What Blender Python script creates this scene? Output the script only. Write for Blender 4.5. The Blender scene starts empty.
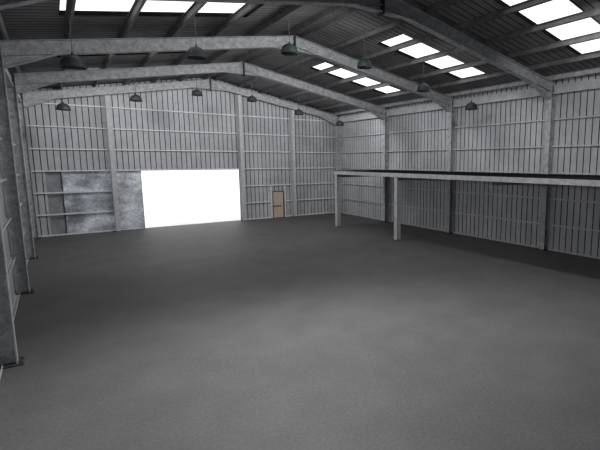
import bpy, math, random
from math import sin, cos, pi, radians
from mathutils import Vector, Matrix

random.seed(7)
C = bpy.context.scene.collection

# ------------------------------------------------------------------ measures (metres)
W = 18.64            # clear width between the inner column faces
MID = W / 2
SL = 0.18            # roof slope
EAVE = 7.54          # top of rafter at the inner column face
PUR = 0.20           # purlin depth = rafter top to roof sheet
XL, XR = -0.34, W + 0.34      # cladding planes
YB, YF = 0.42, -33.0          # back cladding plane, front wall
YS = [0.0, -6.0, -12.0, -18.0]   # portal frames (F1 at the back wall)
BAY = 6.0


def ztop(x):
    return EAVE + SL * min(x, W - x)


def zroof(x):
    return ztop(x) + PUR


# ------------------------------------------------------------------ mesh builder
class MB:
    def __init__(self):
        self.v = []; self.f = []; self.m = []; self.s = []

    def quad(self, pts, mat=0, smooth=False):
        b = len(self.v)
        self.v += [tuple(p) for p in pts]
        self.f.append(tuple(range(b, b + len(pts)))); self.m.append(mat); self.s.append(smooth)

    def hexa(self, p, mat=0):
        """p: 8 corners, bottom ring 0-3 then top ring 4-7"""
        b = len(self.v)
        self.v += [tuple(q) for q in p]
        for q in ((3, 2, 1, 0), (4, 5, 6, 7), (0, 1, 5, 4), (1, 2, 6, 5), (2, 3, 7, 6), (3, 0, 4, 7)):
            self.f.append(tuple(b + i for i in q)); self.m.append(mat); self.s.append(False)

    def box(self, x0, x1, y0, y1, z0, z1, mat=0):
        self.hexa([(x0, y0, z0), (x1, y0, z0), (x1, y1, z0), (x0, y1, z0),
                   (x0, y0, z1), (x1, y0, z1), (x1, y1, z1), (x0, y1, z1)], mat)

    def obox(self, p0, p1, u, v, w, h, mat=0):
        """bar from p0 to p1, centred, width w along u and height h along v"""
        p0, p1, u, v = Vector(p0), Vector(p1), Vector(u).normalized() * (w / 2), Vector(v).normalized() * (h / 2)
        self.hexa([p0 - u - v, p0 + u - v, p1 + u - v, p1 - u - v, p0 - u + v, p0 + u + v, p1 + u + v, p1 - u + v], mat)

    def tube(self, p0, p1, r, n=8, mat=0):
        p0, p1 = Vector(p0), Vector(p1)
        a = (p1 - p0).normalized()
        t = Vector((1, 0, 0)) if abs(a.x) < .9 else Vector((0, 1, 0))
        u = a.cross(t).normalized(); v = a.cross(u)
        b = len(self.v)
        for p in (p0, p1):
            for i in range(n):
                q = p + (u * cos(2 * pi * i / n) + v * sin(2 * pi * i / n)) * r
                self.v.append(tuple(q))
        for i in range(n):
            j = (i + 1) % n
            self.f.append((b + i, b + j, b + n + j, b + n + i)); self.m.append(mat); self.s.append(True)
        self.f.append(tuple(b + n - 1 - i for i in range(n))); self.m.append(mat); self.s.append(False)
        self.f.append(tuple(b + n + i for i in range(n))); self.m.append(mat); self.s.append(False)

    def lathe(self, prof, n=32, mat=0, c=(0, 0, 0)):
        b = len(self.v)
        for r, z in prof:
            for i in range(n):
                self.v.append((c[0] + r * cos(2 * pi * i / n), c[1] + r * sin(2 * pi * i / n), c[2] + z))
        for k in range(len(prof) - 1):
            for i in range(n):
                j = (i + 1) % n
                self.f.append((b + k * n + i, b + k * n + j, b + (k + 1) * n + j, b + (k + 1) * n + i))
                self.m.append(mat); self.s.append(True)

    def build(self, name, mats, parent=None):
        me = bpy.data.meshes.new(name)
        me.from_pydata(self.v, [], self.f)
        for m in (mats if isinstance(mats, (list, tuple)) else [mats]):
            me.materials.append(m)
        me.polygons.foreach_set('material_index', self.m)
        me.polygons.foreach_set('use_smooth', self.s)
        me.validate(); me.update()
        o = bpy.data.objects.new(name, me); C.objects.link(o)
        if parent is not None:
            o.parent = parent
        return o


def tag(o, label, cat, group=None, kind=None):
    o['label'] = label; o['category'] = cat
    if group: o['group'] = group
    if kind: o['kind'] = kind
    return o


def empty(name, loc, label, cat, group=None, kind=None):
    o = bpy.data.objects.new(name, None); C.objects.link(o); o.location = loc
    o.empty_display_size = .2
    return tag(o, label, cat, group, kind)


def copy_tree(o, parent=None):
    c = o.copy(); C.objects.link(c); c.parent = parent
    for ch in list(o.children):
        copy_tree(ch, c)
    return c


ORD = ['first', 'second', 'third', 'fourth', 'fifth', 'sixth', 'seventh', 'eighth', 'ninth']


# ------------------------------------------------------------------ materials
def mat(name, lo, hi, scale=3.0, rough=.6, metal=0.0, stretch=(1, 1, 1), detail=6.0, fine=None, bump=0.0, spec=.3, contrast=(.35, .65)):
    m = bpy.data.materials.new(name); m.use_nodes = True
    N, L = m.node_tree.nodes, m.node_tree.links
    bs = N['Principled BSDF']
    bs.inputs['Roughness'].default_value = rough
    bs.inputs['Metallic'].default_value = metal
    bs.inputs['Specular IOR Level'].default_value = spec
    geo = N.new('ShaderNodeNewGeometry')
    mp = N.new('ShaderNodeMapping'); mp.inputs['Scale'].default_value = stretch
    L.new(geo.outputs['Position'], mp.inputs['Vector'])
    nz = N.new('ShaderNodeTexNoise'); nz.inputs['Scale'].default_value = scale; nz.inputs['Detail'].default_value = detail
    nz.inputs['Roughness'].default_value = .6
    L.new(mp.outputs['Vector'], nz.inputs['Vector'])
    cr = N.new('ShaderNodeValToRGB')
    cr.color_ramp.elements[0].position = contrast[0]; cr.color_ramp.elements[1].position = contrast[1]
    cr.color_ramp.elements[0].color = (*lo, 1); cr.color_ramp.elements[1].color = (*hi, 1)
    L.new(nz.outputs['Fac'], cr.inputs['Fac'])
    col = cr.outputs['Color']
    if fine:
        n2 = N.new('ShaderNodeTexNoise'); n2.inputs['Scale'].default_value = fine[0]; n2.inputs['Detail'].default_value = 3
        L.new(geo.outputs['Position'], n2.inputs['Vector'])
        r2 = N.new('ShaderNodeMapRange'); r2.inputs[1].default_value = .3; r2.inputs[2].default_value = .7
        r2.inputs[3].default_value = 1 - fine[1]; r2.inputs[4].default_value = 1 + fine[1]
        L.new(n2.outputs['Fac'], r2.inputs[0])
        mx = N.new('ShaderNodeMix'); mx.data_type = 'RGBA'; mx.blend_type = 'MULTIPLY'; mx.inputs[0].default_value = 1
        L.new(col, mx.inputs[6]); L.new(r2.outputs[0], mx.inputs[7])
        col = mx.outputs[2]
    L.new(col, bs.inputs['Base Color'])
    if bump:
        bp = N.new('ShaderNodeBump'); bp.inputs['Strength'].default_value = bump; bp.inputs['Distance'].default_value = .02
        L.new(nz.outputs['Fac'], bp.inputs['Height']); L.new(bp.outputs['Normal'], bs.inputs['Normal'])
    return m


def emit(name, color, strength):
    m = bpy.data.materials.new(name); m.use_nodes = True
    N, L = m.node_tree.nodes, m.node_tree.links
    N.clear()
    e = N.new('ShaderNodeEmission'); e.inputs[0].default_value = (*color, 1); e.inputs[1].default_value = strength
    o = N.new('ShaderNodeOutputMaterial'); L.new(e.outputs[0], o.inputs[0])
    return m


M = {}
M['floor'] = mat('concrete_floor', (.075, .075, .0745), (.105, .105, .104), 0.9, .60, fine=(18, .14), detail=10, spec=.25, contrast=(.25, .75))
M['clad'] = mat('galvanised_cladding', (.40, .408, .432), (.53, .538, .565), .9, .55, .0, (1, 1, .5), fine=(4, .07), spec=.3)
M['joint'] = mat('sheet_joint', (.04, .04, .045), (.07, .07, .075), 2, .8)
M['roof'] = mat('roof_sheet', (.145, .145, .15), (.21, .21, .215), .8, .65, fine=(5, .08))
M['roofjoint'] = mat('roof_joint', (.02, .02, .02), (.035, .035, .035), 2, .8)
M['steel'] = mat('galvanised_steel', (.30, .307, .32), (.53, .538, .555), 4.5, .5, .0, fine=(16, .20), spec=.4, detail=10)
M['post'] = mat('light_galvanised_post', (.44, .446, .455), (.56, .566, .575), 3.5, .5, .0, fine=(18, .10), spec=.4)
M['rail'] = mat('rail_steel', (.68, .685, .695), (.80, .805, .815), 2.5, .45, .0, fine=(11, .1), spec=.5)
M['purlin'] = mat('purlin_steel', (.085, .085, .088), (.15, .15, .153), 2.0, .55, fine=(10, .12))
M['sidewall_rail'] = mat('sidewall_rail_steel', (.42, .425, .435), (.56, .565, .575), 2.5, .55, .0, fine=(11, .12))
M['darksteel'] = mat('dark_steel', (.03, .03, .032), (.06, .06, .062), 3, .6)
M['curb_shade'] = mat('shaded_curb_black', (.004, .004, .004), (.008, .008, .008), 3, .9, spec=.02)  # unlit look of the skylight reveal put into the colour
M['lamp'] = mat('lamp_enamel', (.018, .024, .025), (.032, .040, .041), 5, .5, spec=.2)
M['lampin'] = mat('lamp_inside', (.07, .078, .078), (.11, .12, .12), 5, .6)
M['glass'] = mat('lamp_glass', (.10, .10, .10), (.13, .13, .13), 5, .2)
M['cord'] = mat('lamp_cord', (.07, .07, .07), (.10, .10, .10), 5, .7)
M['doorleaf'] = mat('weathered_zinc', (.24, .26, .295), (.84, .885, .95), .75, .5, .0, (1, 1, 1.4), fine=(9, .25), spec=.4, detail=14, contrast=(.38, .64))
M['doordark'] = mat('dull_zinc', (.22, .23, .25), (.34, .35, .37), 1.5, .6, fine=(5, .15), contrast=(.3, .7))
M['wood'] = mat('beige_door_paint', (.50, .405, .335), (.60, .495, .415), 1.5, .6, 0, (6, 6, .6), fine=(8, .05))
M['wooddark'] = mat('door_bar_brown', (.10, .07, .05), (.16, .11, .08), 5, .6)
M['deck'] = mat('deck_board', (.010, .010, .010), (.020, .020, .020), 1.2, 1.0, fine=(7, .15), spec=.0)
M['mezz'] = mat('mezzanine_steel', (.36, .365, .375), (.48, .485, .495), 3.5, .55, fine=(12, .15))
M['yard'] = mat('yard_concrete', (.75, .75, .75), (.85, .85, .85), 1, .8)
PANES = [emit('daylight_pane', (1, 1, 1), e) for e in (1.6, 1.6, 1.6, 1.6)]
M['bulb'] = emit('lamp_bulb', (1, .98, .95), 4.0)

# ------------------------------------------------------------------ setting: floor, yard
b = MB(); b.box(XL - .3, XR + .3, YF, YB + .12, -.2, 0)
tag(b.build('floor', M['floor']), 'dark grey bare concrete floor of the empty hall', 'floor', kind='structure')
b = MB(); b.box(-14, 34, YB + .12, 22, -.25, -.03)
tag(b.build('ground', M['yard']), 'sunlit pale yard outside the open sliding door', 'ground', kind='structure')

# ------------------------------------------------------------------ cladding
PER, GW, GD = 0.293, 0.042, 0.06


def breaks(a0, a1, extra=(), phase=0.0):
    """profile stations along a wall: (coordinate, depth, is_groove_after)"""
    st = []
    k = math.floor((a0 - phase) / PER) - 1
    while phase + k * PER < a1 + PER:
        g = phase + k * PER
        st += [(g, 0), (g + GW * .25, 1), (g + GW * .75, 1), (g + GW, 0)]
        k += 1

    def depth(a):
        t = (a - phase) % PER
        if t < GW * .25: return t / (GW * .25)
        if t < GW * .75: return 1
        if t < GW: return 1 - (t - GW * .75) / (GW * .25)
        return 0
    xs = sorted({round(s[0], 5) for s in st if a0 < s[0] < a1} | {a0, a1} | {e for e in extra if a0 < e < a1})
    return [(x, depth(x)) for x in xs], depth


# back wall, with the sliding-door opening and the small door cut out
OPX0, OPX1, OPZ = 0.55, 11.08, 3.50
DX0, DX1, DZ = 13.43, 14.30, 1.92
st, dep = breaks(XL, XR, (OPX0, OPX1, DX0, DX1, MID), phase=.10)
b = MB()
for (xa, da), (xb_, db) in zip(st, st[1:]):
    xm = (xa + xb_) / 2
    z0 = OPZ if OPX0 < xm < OPX1 else (DZ if DX0 < xm < DX1 else 0)
    mi = 1 if dep(xm) > .05 else 0
    b.quad([(xa, YB + da * GD, z0), (xb_, YB + db * GD, z0), (xb_, YB + db * GD, zroof(xb_) + .045), (xa, YB + da * GD, zroof(xa) + .045)], mi)
tag(b.build('wall_back', [M['clad'], M['joint']]), 'grey profiled sheet gable wall with the open doorway', 'wall', kind='structure')


def side_wall(name, x, sgn, label):
    st, dep = breaks(YF, YB, (), phase=.05)
    b = MB()
    zt = zroof(x) + .045
    for (ya, da), (yb, db) in zip(st, st[1:]):
        mi = 1 if dep((ya + yb) / 2) > .05 else 0
        b.quad([(x + sgn * da * GD, ya, 0), (x + sgn * db * GD, yb, 0), (x + sgn * db * GD, yb, zt), (x + sgn * da * GD, ya, zt)], mi)
    tag(b.build(name, [M['clad'], M['joint']]), label, 'wall', kind='structure')


side_wall('wall_right', XR, 1, 'grey profiled sheet wall behind the mezzanine')
b = MB(); b.box(XL - .1, XR + .1, YF - .1, YF, 0, zroof(0)); 
b.quad([(XL, YF, zroof(0)), (XR, YF, zroof(0)), (MID, YF, zroof(MID))])
tag(b.build('wall_front', M['clad']), 'front gable wall behind the viewpoint', 'wall', kind='structure')
side_wall('wall_left', XL, -1, 'grey profiled sheet wall along the row of near columns')

# ------------------------------------------------------------------ roof with skylight openings
SKY_Y = [-8.93, -14.93, -21.0]     # centre of the strip in each bay
SKY_W = 1.70
SKX0, SKX1 = 1.38, 6.56                   # in x from the eave side (mirrored on the right)
edges = []
for y in SKY_Y:
    edges += [y - SKY_W / 2, y + SKY_W / 2]
st, dep = breaks(YF, YB, edges, phase=.05)
b = MB()
RG = .045
for side in (0, 1):
    fx = (lambda x: x) if side == 0 else (lambda x: W - x)
    for (ya, da), (yb, db) in zip(st, st[1:]):
        ym = (ya + yb) / 2
        mi = 1 if dep(ym) > .3 else 0
        hole = any(abs(ym - y) < SKY_W / 2 for y in SKY_Y)
        spans = [(XL - .05, SKX0), (SKX1, MID)] if hole else [(XL - .05, MID)]
        for xa, xb_ in spans:
            za, zb = EAVE + SL * xa + PUR, EAVE + SL * xb_ + PUR
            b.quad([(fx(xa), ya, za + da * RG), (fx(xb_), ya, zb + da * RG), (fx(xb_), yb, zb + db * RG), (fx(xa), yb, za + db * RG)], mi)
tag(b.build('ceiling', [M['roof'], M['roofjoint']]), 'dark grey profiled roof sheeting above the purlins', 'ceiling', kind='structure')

# skylights: curb with shade put into its colour and a white translucent sheet on it
CURB = .13
order = {0: 'left', 1: 'right'}
for side in (0, 1):
    fx = (lambda x: x) if side == 0 else (lambda x: W - x)
    for i, y in enumerate(SKY_Y):
        where = ['in the bay second from the back wall', 'in the bay third from the back wall', 'in the bay fourth from the back wall'][i]
        rt = empty('skylight', (fx((SKX0 + SKX1) / 2), y, zroof((SKX0 + SKX1) / 2)),
                   'glowing white skylight strip, %s roof slope, %s' % (order[side], where), 'skylight', 'skylight strips in the roof')
        ox, oy, oz = rt.location
        fr = MB(); z = lambda x: EAVE + SL * x + PUR

        def P(x, yy, dz):
            return (fx(x) - ox, yy - oy, z(x) + dz - oz)
        ya, yb = y - SKY_W / 2, y + SKY_W / 2
        T = .02
        for (xa, xb_, y0, y1) in ((SKX0 - T, SKX1 + T, ya - T, ya), (SKX0 - T, SKX1 + T, yb, yb + T), (SKX0 - T, SKX0, ya, yb), (SKX1, SKX1 + T, ya, yb)):
            fr.hexa([P(xa, y0, 0), P(xb_, y0, 0), P(xb_, y1, 0), P(xa, y1, 0), P(xa, y0, CURB), P(xb_, y0, CURB), P(xb_, y1, CURB), P(xa, y1, CURB)])
        fr.build('curb', M['curb_shade'], rt)
        pn = MB()
        pn.hexa([P(SKX0 - T, ya - T, CURB), P(SKX1 + T, ya - T, CURB), P(SKX1 + T, yb + T, CURB), P(SKX0 - T, yb + T, CURB),
                 P(SKX0 - T, ya - T, CURB + .01), P(SKX1 + T, ya - T, CURB + .01), P(SKX1 + T, yb + T, CURB + .01), P(SKX0 - T, yb + T, CURB + .01)])
        pn.build('pane', PANES[i], rt)

# ------------------------------------------------------------------ portal frames
FW = .26      # flange width
CD = .31      # column depth
RD = .43      # rafter depth
TF = .022


def column_mb(side):
    fx = (lambda x: x) if side == 0 else (lambda x: W - x)

    def bx(b, x0, x1, y0, y1, z0, z1):
        a, c = sorted((fx(x0), fx(x1))); b.box(a, c, y0, y1, z0, z1)
    b = MB()
    top = EAVE - .02
    bx(b, -TF, 0, -FW / 2, FW / 2, .02, top)
    bx(b, -CD, -CD + TF, -FW / 2, FW / 2, .02, top - .09)
    # web and stiffeners
    bx(b, -CD + TF, -TF, -.008, .008, .02, top - .09)
    for z in (6.75, 7.20):
        bx(b, -CD + TF, -TF, -FW / 2 + .01, FW / 2 - .01, z, z + .015)
    p = MB(); bx(p, -CD - .1, .10, -.21, .21, 0, .025)
    for sx in (-.42, -.1):
        pass
    bl = []
    for x in (.055, -CD - .055):
        for y in (-.12, .12):
            q = MB(); q.tube((fx(x), y, .02), (fx(x), y, .07), .018, 8); bl.append(q)
    return b, p, bl


def rafter_mb(side):
    fx = (lambda x: x) if side == 0 else (lambda x: W - x)
    b = MB()
    t = TF

    def slab(xa, xb_, f0, f1, hw):
        """between heights f0(x), f1(x) under the roof line, half width hw in y"""
        pts = []
        for f in (f0, f1):
            pts += [(fx(xa), -hw, f(xa)), (fx(xb_), -hw, f(xb_)), (fx(xb_), hw, f(xb_)), (fx(xa), hw, f(xa))]
        b.hexa(pts)
    zt = lambda x: EAVE + SL * x
    slab(.001, MID, lambda x: zt(x) - t, zt, FW / 2)
    slab(.001, MID, lambda x: zt(x) - RD, lambda x: zt(x) - RD + t, FW / 2)
    slab(.001, MID, lambda x: zt(x) - RD + t, lambda x: zt(x) - t, .008)
    # web stiffeners / splice marks
    h = MB()
    HB, HX = 6.77, 1.32
    hb = lambda x: HB + (zt(HX) - RD - HB) * x / HX

    def slab2(mb, xa, xb_, f0, f1, hw):
        pts = []
        for f in (f0, f1):
            pts += [(fx(xa), -hw, f(xa)), (fx(xb_), -hw, f(xb_)), (fx(xb_), hw, f(xb_)), (fx(xa), hw, f(xa))]
        mb.hexa(pts)
    slab2(h, .001, HX, hb, lambda x: hb(x) + t, FW / 2)
    slab2(h, .001, HX - .06, lambda x: hb(x) + t, lambda x: zt(x) - RD, .008)
    a = MB()
    AX, AZ = 8.30, 8.60
    slab2(a, AX, MID, lambda x: AZ, lambda x: AZ + t * .8, FW / 2)
    slab2(a, AX + .12, MID, lambda x: AZ + t * .8, lambda x: zt(x) - RD, .008)
    return b, h, a


desc = ['steel portal frame standing against the back gable wall',
        'steel portal frame second from the back wall, at the mezzanine end post',
        'steel portal frame third from the back wall, by the second mezzanine post',
        'nearest steel portal frame, its left foot by the picture edge']
first = None
for i, y in enumerate(YS):
    if first is None:
        rt = empty('portal_frame', (0, y, 0), desc[i], 'steel frame', 'portal frames of the hall')
        for side in (0, 1):
            cb, pb, bb = column_mb(side)
            co = cb.build('column', M['steel'], rt)
            pl = pb.build('base_plate', M['darksteel'], co)
            for q in bb: q.build('anchor_bolt', M['darksteel'], co)
            rb, hb_, ab = rafter_mb(side)
            ro = rb.build('rafter', M['steel'], rt)
            hb_.build('haunch', M['steel'], ro)
            ab.build('apex_haunch', M['steel'], ro)
        pm = MB(); pm.box(MID - .03, MID + .03, -.15, .15, 8.52, 9.25)
        pm.build('apex_plate', M['darksteel'], rt)
        first = rt
    else:
        rt = copy_tree(first); rt.location = (0, y, 0); rt['label'] = desc[i]

# ------------------------------------------------------------------ gable posts
posts = [(3.67, 'grey gable post in front of the weathered sliding door'),
         (11.18, 'grey gable post at the right edge of the open doorway'),
         (15.0, 'grey gable post to the right of the beige door')]
for x, lab in posts:
    zt = EAVE + SL * (min(x, W - x) - .15) - RD - .005
    rt = empty('gable_post', (x, 0, 0), lab, 'steel post', 'gable wall posts')
    b = MB(); hw = .11
    b.box(-hw, hw, -.02, .002, .02, zt); b.box(-hw, hw, .238, .26, .02, zt); b.box(-.008, .008, .002, .238, .02, zt)
    b.build('shaft', M['post'], rt)
    b = MB(); b.box(-.19, .19, -.06, .28, 0, .02); b.build('base_plate', M['darksteel'], rt)

# ------------------------------------------------------------------ wall rails (girts)
LEV = [.036, 1.18, 2.37, 3.55, 4.73, 5.92, 7.12]
RH, RDp = .066, .105
ordlev = ['floor-level', 'second-lowest', 'third-lowest', 'fourth-lowest', 'fifth-lowest', 'sixth-lowest', 'topmost']


def rail_mb(length, axis):
    """channel rail, lying along x (axis 0) or y (axis 1), open at the top; origin at the middle of its room-side face"""
    b = MB(); h = length / 2

    def bx(t0, t1, z0, z1):
        if axis == 0: b.box(-h, h, t0, t1, z0, z1)
        else: b.box(t0, t1, -h, h, z0, z1)
    bx(0, .01, -RH / 2, RH / 2); bx(.01, RDp - .01, -RH / 2, -RH / 2 + .01); bx(RDp - .01, RDp, -RH / 2, RH / 2)
    return b


def back_rail(x0, x1, z, label):
    b = rail_mb(x1 - x0, 0)
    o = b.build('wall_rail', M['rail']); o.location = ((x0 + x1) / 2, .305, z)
    tag(o, label, 'wall rail', 'rails across the back wall')


segs = [(-.3, 3.54, 'left of the sliding-door post'),
        (3.80, 11.05, 'above the open doorway'),
        (11.31, 14.87, 'between the doorway and the post beside the beige door'),
        (15.13, W + .3, 'right of the post beside the beige door')]
for si, (x0, x1, wh) in enumerate(segs):
    for li, z in enumerate(LEV):
        lim = EAVE + SL * min(max(x0, .3), W - min(x1, W - .3)) 
        if z > 6.6 and si in (0, 3):
            # the top rail stops where the rafter haunch comes down
            xa, xb_ = (x0 + .75, x1) if si == 0 else (x0, x1 - .75)
        else:
            xa, xb_ = x0, x1
        if si == 1 and li < 3: continue
        nm = ordlev[li]
        if si == 2 and li in (0, 1):
            back_rail(x0, 13.22, z, '%s rail on the back wall, between the doorway and the beige door' % nm)
            back_rail(14.41, x1, z, '%s short rail on the back wall, right of the beige door' % nm)
            continue
        back_rail(xa, xb_, z, '%s rail on the back wall, %s' % (nm, wh))

# trimmer posts each side of the beige door
for x, s in ((13.27, 'left'), (14.36, 'right')):
    b = MB(); b.box(-.04, .04, 0, .012, 0, 2.322); b.box(-.04, -.028, .012, .15, 0, 2.322); b.box(.028, .04, .012, .15, 0, 2.322)
    o = b.build('door_trimmer', M['rail']); o.location = (x, .265, 0)
    tag(o, 'thin light steel upright on the %s side of the beige door' % s, 'steel post', 'uprights beside the beige door')

bays = ['back bay', 'second bay from the back', 'third bay from the back', 'nearest bay']
for side in (0, 1):
    for bi in range(4):
        y1, y0 = -BAY * bi - (.30 if bi == 0 else .14), -BAY * (bi + 1) + .14
        if side == 0 and bi in (0,):
            pass
        for li, z in enumerate(LEV[:6]):
            b = rail_mb(y1 - y0, 1)
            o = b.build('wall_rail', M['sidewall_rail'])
            if side == 1:
                o.location = (W + .225, (y0 + y1) / 2, z)
            else:
                o.location = (-.225, (y0 + y1) / 2, z); o.rotation_euler = (0, 0, pi)
            tag(o, '%s rail on the wall %s, in the %s' % (ordlev[li], ('along the near columns', 'behind the mezzanine')[side], bays[bi]), 'wall rail', 'rails along the %s wall' % order[side])

# eaves beams under the roof edge, one per bay
for side in (0, 1):
    for bi in range(4):
        y1, y0 = -BAY * bi - .14, -BAY * (bi + 1) + .14
        b = MB()
        h = (y1 - y0) / 2
        b.box(-.006, .006, -h, h, -.16, .16); b.box(.006, .10, -h, h, .148, .16); b.box(.006, .10, -h, h, -.16, -.148)
        b.box(-.05, .10, -h, h, -.225, -.16)
        o = b.build('eaves_beam', M['post'])
        if side == 1: o.location = (W + .12, (y0 + y1) / 2, 7.23)
        else:
            o.location = (-.12, (y0 + y1) / 2, 7.23); o.rotation_euler = (0, 0, pi)
        tag(o, 'flat grey eaves beam above the %s wall, in the %s' % (order[side], bays[bi]), 'eaves beam', 'eaves beams')

# ------------------------------------------------------------------ purlins
PX = [.14, 1.60, 3.08, 4.57, 6.05, 7.52, 9.02]
pl = ['at the eaves', 'second up from the eaves', 'third up from the eaves', 'fourth up from the eaves', 'fifth up from the eaves', 'sixth up from the eaves', 'beside the ridge']
for side in (0, 1):
    s = 1 if side == 0 else -1
    for k, x in enumerate(PX):
        b = MB()
        y0, y1 = YF + .2, YB - .03
        T = .01
        b.box(-T / 2, T / 2, y0, y1, .002, PUR - .012)               # web
        b.box(-T / 2, .065, y0, y1, .002, .012)                     # bottom flange
        b.box(-.065, T / 2, y0, y1, PUR - .022, PUR - .012)          # top flange
        b.box(.055, .065, y0, y1, .012, .03)
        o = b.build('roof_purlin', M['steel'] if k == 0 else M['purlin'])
        th = math.atan(SL) * s
        o.rotation_euler = (0, -th, 0) if side == 0 else (0, -th, 0)
        xx = x if side == 0 else W - x
        o.location = (xx, 0, ztop(xx))
        tag(o, 'long grey roof purlin on the %s slope, %s' % (order[side], pl[k]), 'purlin', 'purlins under the roof')

# ------------------------------------------------------------------ sliding door (two leaves parked left) and small door
rt = empty('door_2', (2.8, YB + .1, 0), 'weathered zinc sliding door leaf parked left of the opening', 'sliding door', kind='structure')
b = MB(); b.box(1.26 - 2.8, 5.12 - 2.8, 0, .05, .01, 3.5)
b.build('leaf', M['doorleaf'], rt)
b = MB(); b.box(1.22 - 2.8, 1.26 - 2.8, -.012, .06, .01, 3.5); b.box(5.12 - 2.8, 5.14 - 2.8, -.005, .055, .01, 3.5)
b.build('edge_strip', M['darksteel'], rt)
b = MB(); b.box(.35 - 2.8, 1.22 - 2.8, .06, .10, .01, 3.5)
b.build('fixed_sheet', M['doordark'], rt)
b = MB(); b.box(.2 - 2.8, 11.0 - 2.8, .0, .10, 3.5, 3.56)
b.build('track', M['darksteel'], rt)
b = MB(); b.box(11.08, 11.15, .28, YB + .12, 0, 3.5)
o = b.build('trim_1', M['darksteel']); tag(o, 'dark jamb at the right edge of the open doorway', 'door jamb', kind='structure')

rt = empty('door_1', (13.885, YB, 0), 'beige painted personnel door with a push bar in the back wall', 'door', kind='structure')
b = MB(); b.box(-.43, .33, -.03, .02, .01, 1.87); b.build('door_panel', M['wood'], rt)
b = MB(); b.box(-.455, -.43, -.05, .05, 0, 1.92); b.box(.33, .415, -.03, .05, 0, 1.92); b.box(-.43, .33, -.05, .05, 1.87, 1.92)
b.build('door_frame', M['darksteel'], rt)
b = MB(); b.box(-.41, .14, -.075, -.06, .82, .88); b.box(-.41, -.37, -.06, -.03, .82, .88); b.box(.10, .14, -.06, -.03, .82, .88)
b.build('push_bar', M['wooddark'], rt)

# ------------------------------------------------------------------ mezzanine
MX, MY0, MY1 = 14.80, -5.92, -30.5
rt = empty('mezzanine', (MX, -12, 0), 'long steel mezzanine with a dark deck on square posts along the right wall', 'mezzanine')
oy = 12
b = MB(); b.box(.03, W - MX - .01, MY1 + oy, MY0 + oy, 3.44, 3.50)
# notches for the columns are left by the deck stopping short of the wall rail line
b.build('deck', M['deck'], rt)
b = MB()
b.box(0, .012, MY1 + oy, MY0 + oy, 3.275, 3.475); b.box(.012, .09, MY1 + oy, MY0 + oy, 3.275, 3.287); b.box(.012, .09, MY1 + oy, MY0 + oy, 3.425, 3.44)
b.build('edge_beam', M['mezz'], rt)
b = MB()
b.box(.012, W - MX - .01, MY0 + oy - .012, MY0 + oy, 3.25, 3.475); b.box(.09, W - MX - .01, MY0 + oy - .09, MY0 + oy - .012, 3.25, 3.262)
b.build('end_beam', M['mezz'], rt)
for y in (-6.12, -12, -18, -24):
    b = MB()
    b.box(.09, W - MX - .005, y + oy - .006, y + oy + .006, 3.10, 3.44)
    b.box(.30, W - MX - .005, y + oy - .07, y + oy + .07, 3.088, 3.10); b.box(.09, W - MX - .005, y + oy - .07, y + oy + .07, 3.426, 3.44)
    b.build('cross_beam', M['mezz'], rt)
for y in (-6.12, -12.0, -24.0):
    b = MB()
    x0, x1, h = .005, .25, .125
    b.box(x0, x0 + .02, y + oy - h, y + oy + h, .02, 3.25 if y > -7 else 3.25)
    b.box(x1 - .02, x1, y + oy - h, y + oy + h, .02, 3.09)
    b.box(x0 + .02, x1 - .02, y + oy - .008, y + oy + .008, .02, 3.10)
    po = b.build('post', M['mezz'], rt)
    b = MB(); b.box(x0 - .05, x1 + .05, y + oy - h - .04, y + oy + h + .04, 0, .02); b.build('base_plate', M['darksteel'], po)

# ------------------------------------------------------------------ pendant lamps
LX = [1.55, 4.66, 7.72, 10.88, 13.98, 17.08]
LZ = [6.51, 7.18, 7.74, 7.67, 7.08, 6.53]
R0 = .29


def make_lamp(name, loc, cord):
    rt = bpy.data.objects.new(name, None); C.objects.link(rt); rt.location = loc
    prof = [(R0 + .012, 0), (R0, .004), (R0 * .99, .06), (R0 * .945, .13), (R0 * .85, .20), (R0 * .70, .255), (R0 * .50, .295), (R0 * .33, .315), (.06, .325)]
    b = MB(); b.lathe(prof, 36)
    inner = [(r - .012 if r > .07 else r, max(z - .008, .0)) for r, z in prof[1:]]
    b.lathe([(R0 + .012, 0)] + inner, 36, 1)
    b.build('lamp_shade', [M['lamp'], M['lampin']], rt)
    b = MB(); b.lathe([(.05, .31), (.04, .345), (.025, .37), (.012, .41)], 20); b.lathe([(.06, .315), (.04, .25), (.001, .25)], 20)
    b.build('lamp_holder', M['lamp'], rt)
    b = MB(); b.lathe([(.03, .25), (.05, .21), (.055, .17), (.04, .13), (.001, .115)], 20)
    b.build('bulb', M['glass'], rt)
    return rt


rows = [(-3.0, 'the row nearest the back wall'), (-14.9, 'the nearer row')]
ln = ['leftmost', 'second from left', 'third from left', 'fourth from left', 'fifth from left', 'rightmost']
LIGHTS = []
lamps = []
for ri, (y, rw) in enumerate(rows):
    for k, (x, z) in enumerate(zip(LX, LZ)):
        if not lamps:
            lp = make_lamp('pendant_lamp', (x, y, z), 1)
        else:
            lp = copy_tree(lamps[0]); lp.location = (x, y, z)
        lamps.append(lp)
        tag(lp, 'dark dome pendant lamp, %s in %s' % (ln[k], rw), 'pendant lamp', 'dome lamps hanging from the roof')
        LIGHTS.append((x, y, z))
for lp in lamps:                                  # each cord has its own length up to the roof sheet
    b = MB(); b.tube((0, 0, .40), (0, 0, zroof(lp.location.x) - lp.location.z - .002), .009, 6)
    b.build('cord', M['cord'], lp)

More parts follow.
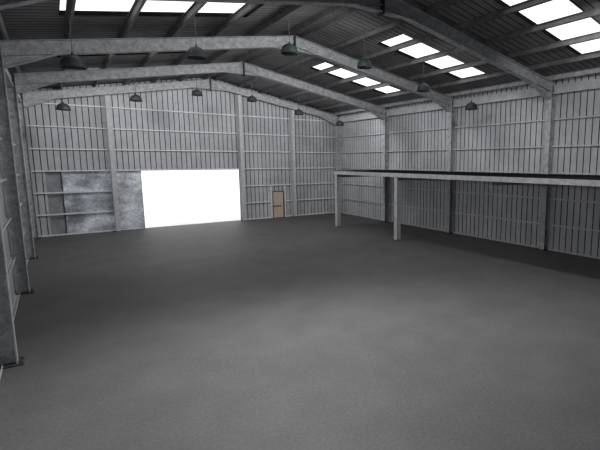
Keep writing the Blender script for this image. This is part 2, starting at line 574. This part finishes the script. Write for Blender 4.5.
# ------------------------------------------------------------------ light
# bare fill spots added behind the rafters, throwing down and towards the back wall
def rafter_fill(x, y, power, pitch=40, size=172, blend=.3, dz=.05):
    if not power: return
    l = bpy.data.lights.new('added_fill_spot', 'SPOT'); l.energy = power; l.shadow_soft_size = .38; l.color = (1, 1, 1)
    l.spot_size = radians(size); l.spot_blend = blend
    o = bpy.data.objects.new('added_fill_spot', l); C.objects.link(o)
    o.location = (x, y + .35, ztop(x) - RD + dz)
    o.rotation_euler = (radians(90 - pitch), 0, 0)


RAFTER_FILLS = [(1.9, -18, 60, 50), (5.2, -18, 60, 50), (8.8, -18, 560, 60, 172, .2, -.3), (13.75, -18, 60, 50),
          (4.0, -12, 130, 50), (8.4, -12, 350, 58, 172, .2, -.1), (13.4, -12, 260, 58, 172, .2),
          (3.1, -6, 400, 48), (6.4, -6, 150, 48), (9.3, -6, 190, 48), (12.4, -6, 260, 48), (15.9, -6, 190, 48)]
for f in RAFTER_FILLS:
    rafter_fill(*f)


# added fill spots without fixtures in the two near bays: one on the open floor, two washing the upper right wall
def aimed(p, q, power, size, blend=.9):
    l = bpy.data.lights.new('added_fill_spot', 'SPOT'); l.energy = power; l.shadow_soft_size = .10
    l.spot_size = radians(size); l.spot_blend = blend
    o = bpy.data.objects.new('added_fill_spot', l); C.objects.link(o)
    o.location = p
    o.rotation_euler = (Vector(q) - Vector(p)).to_track_quat('-Z', 'Y').to_euler()


AIMED = [((5.4, -19.4, 8.1), (4.6, -25.0, 0), 4000, 128),
         ((12.5, -23.6, 7.9), (18.9, -20.0, 5.6), 560, 90),
         ((13.2, -17.6, 7.9), (18.9, -15.0, 5.4), 90, 84),
         ((13.6, -23.6, 7.9), (12.5, -20.5, 0), 700, 100)]
for f in AIMED:
    aimed(*f)

# unseen fill spots added at the left-hand columns, throwing across the hall to the right wall
def side_fill(y, z, power, pitch=0, size=75):
    l = bpy.data.lights.new('added_fill_spot', 'SPOT'); l.energy = power; l.shadow_soft_size = .10
    l.spot_size = radians(size); l.spot_blend = .8
    o = bpy.data.objects.new('added_fill_spot', l); C.objects.link(o)
    o.location = (.12, y + .3, z)
    o.rotation_euler = (radians(90 + pitch), 0, radians(-90))


for f in ((-6, 4.6, 330), (-12, 4.6, 330), (-18, 4.6, 330), (-24, 4.6, 330)):
    side_fill(*f)

w = bpy.data.worlds.new('World'); bpy.context.scene.world = w; w.use_nodes = True
bg = w.node_tree.nodes['Background']; bg.inputs[0].default_value = (1, 1, 1, 1); bg.inputs[1].default_value = 1.6

# ------------------------------------------------------------------ camera
sc = bpy.context.scene
cam = bpy.data.cameras.new('camera'); co = bpy.data.objects.new('camera', cam); C.objects.link(co)
F, YAW, PIT, SX, SY = 430.549, 0.6487, -0.1375, 81.2187, -4.3369
cam.sensor_fit = 'HORIZONTAL'; cam.sensor_width = 36; cam.lens = F * 36 / 600
cam.shift_x = -SX / 600; cam.shift_y = SY / 600
cam.clip_start = .05; cam.clip_end = 300
co.location = (.888, -29.1362, 4.0828)
co.rotation_euler = (pi / 2 + PIT, 0, -YAW)
sc.camera = co

sc.view_settings.view_transform = 'Standard'; sc.view_settings.look = 'None'
sc.view_settings.exposure = 0; sc.view_settings.gamma = 1
try: sc.view_settings.use_curve_mapping = False
except Exception: pass
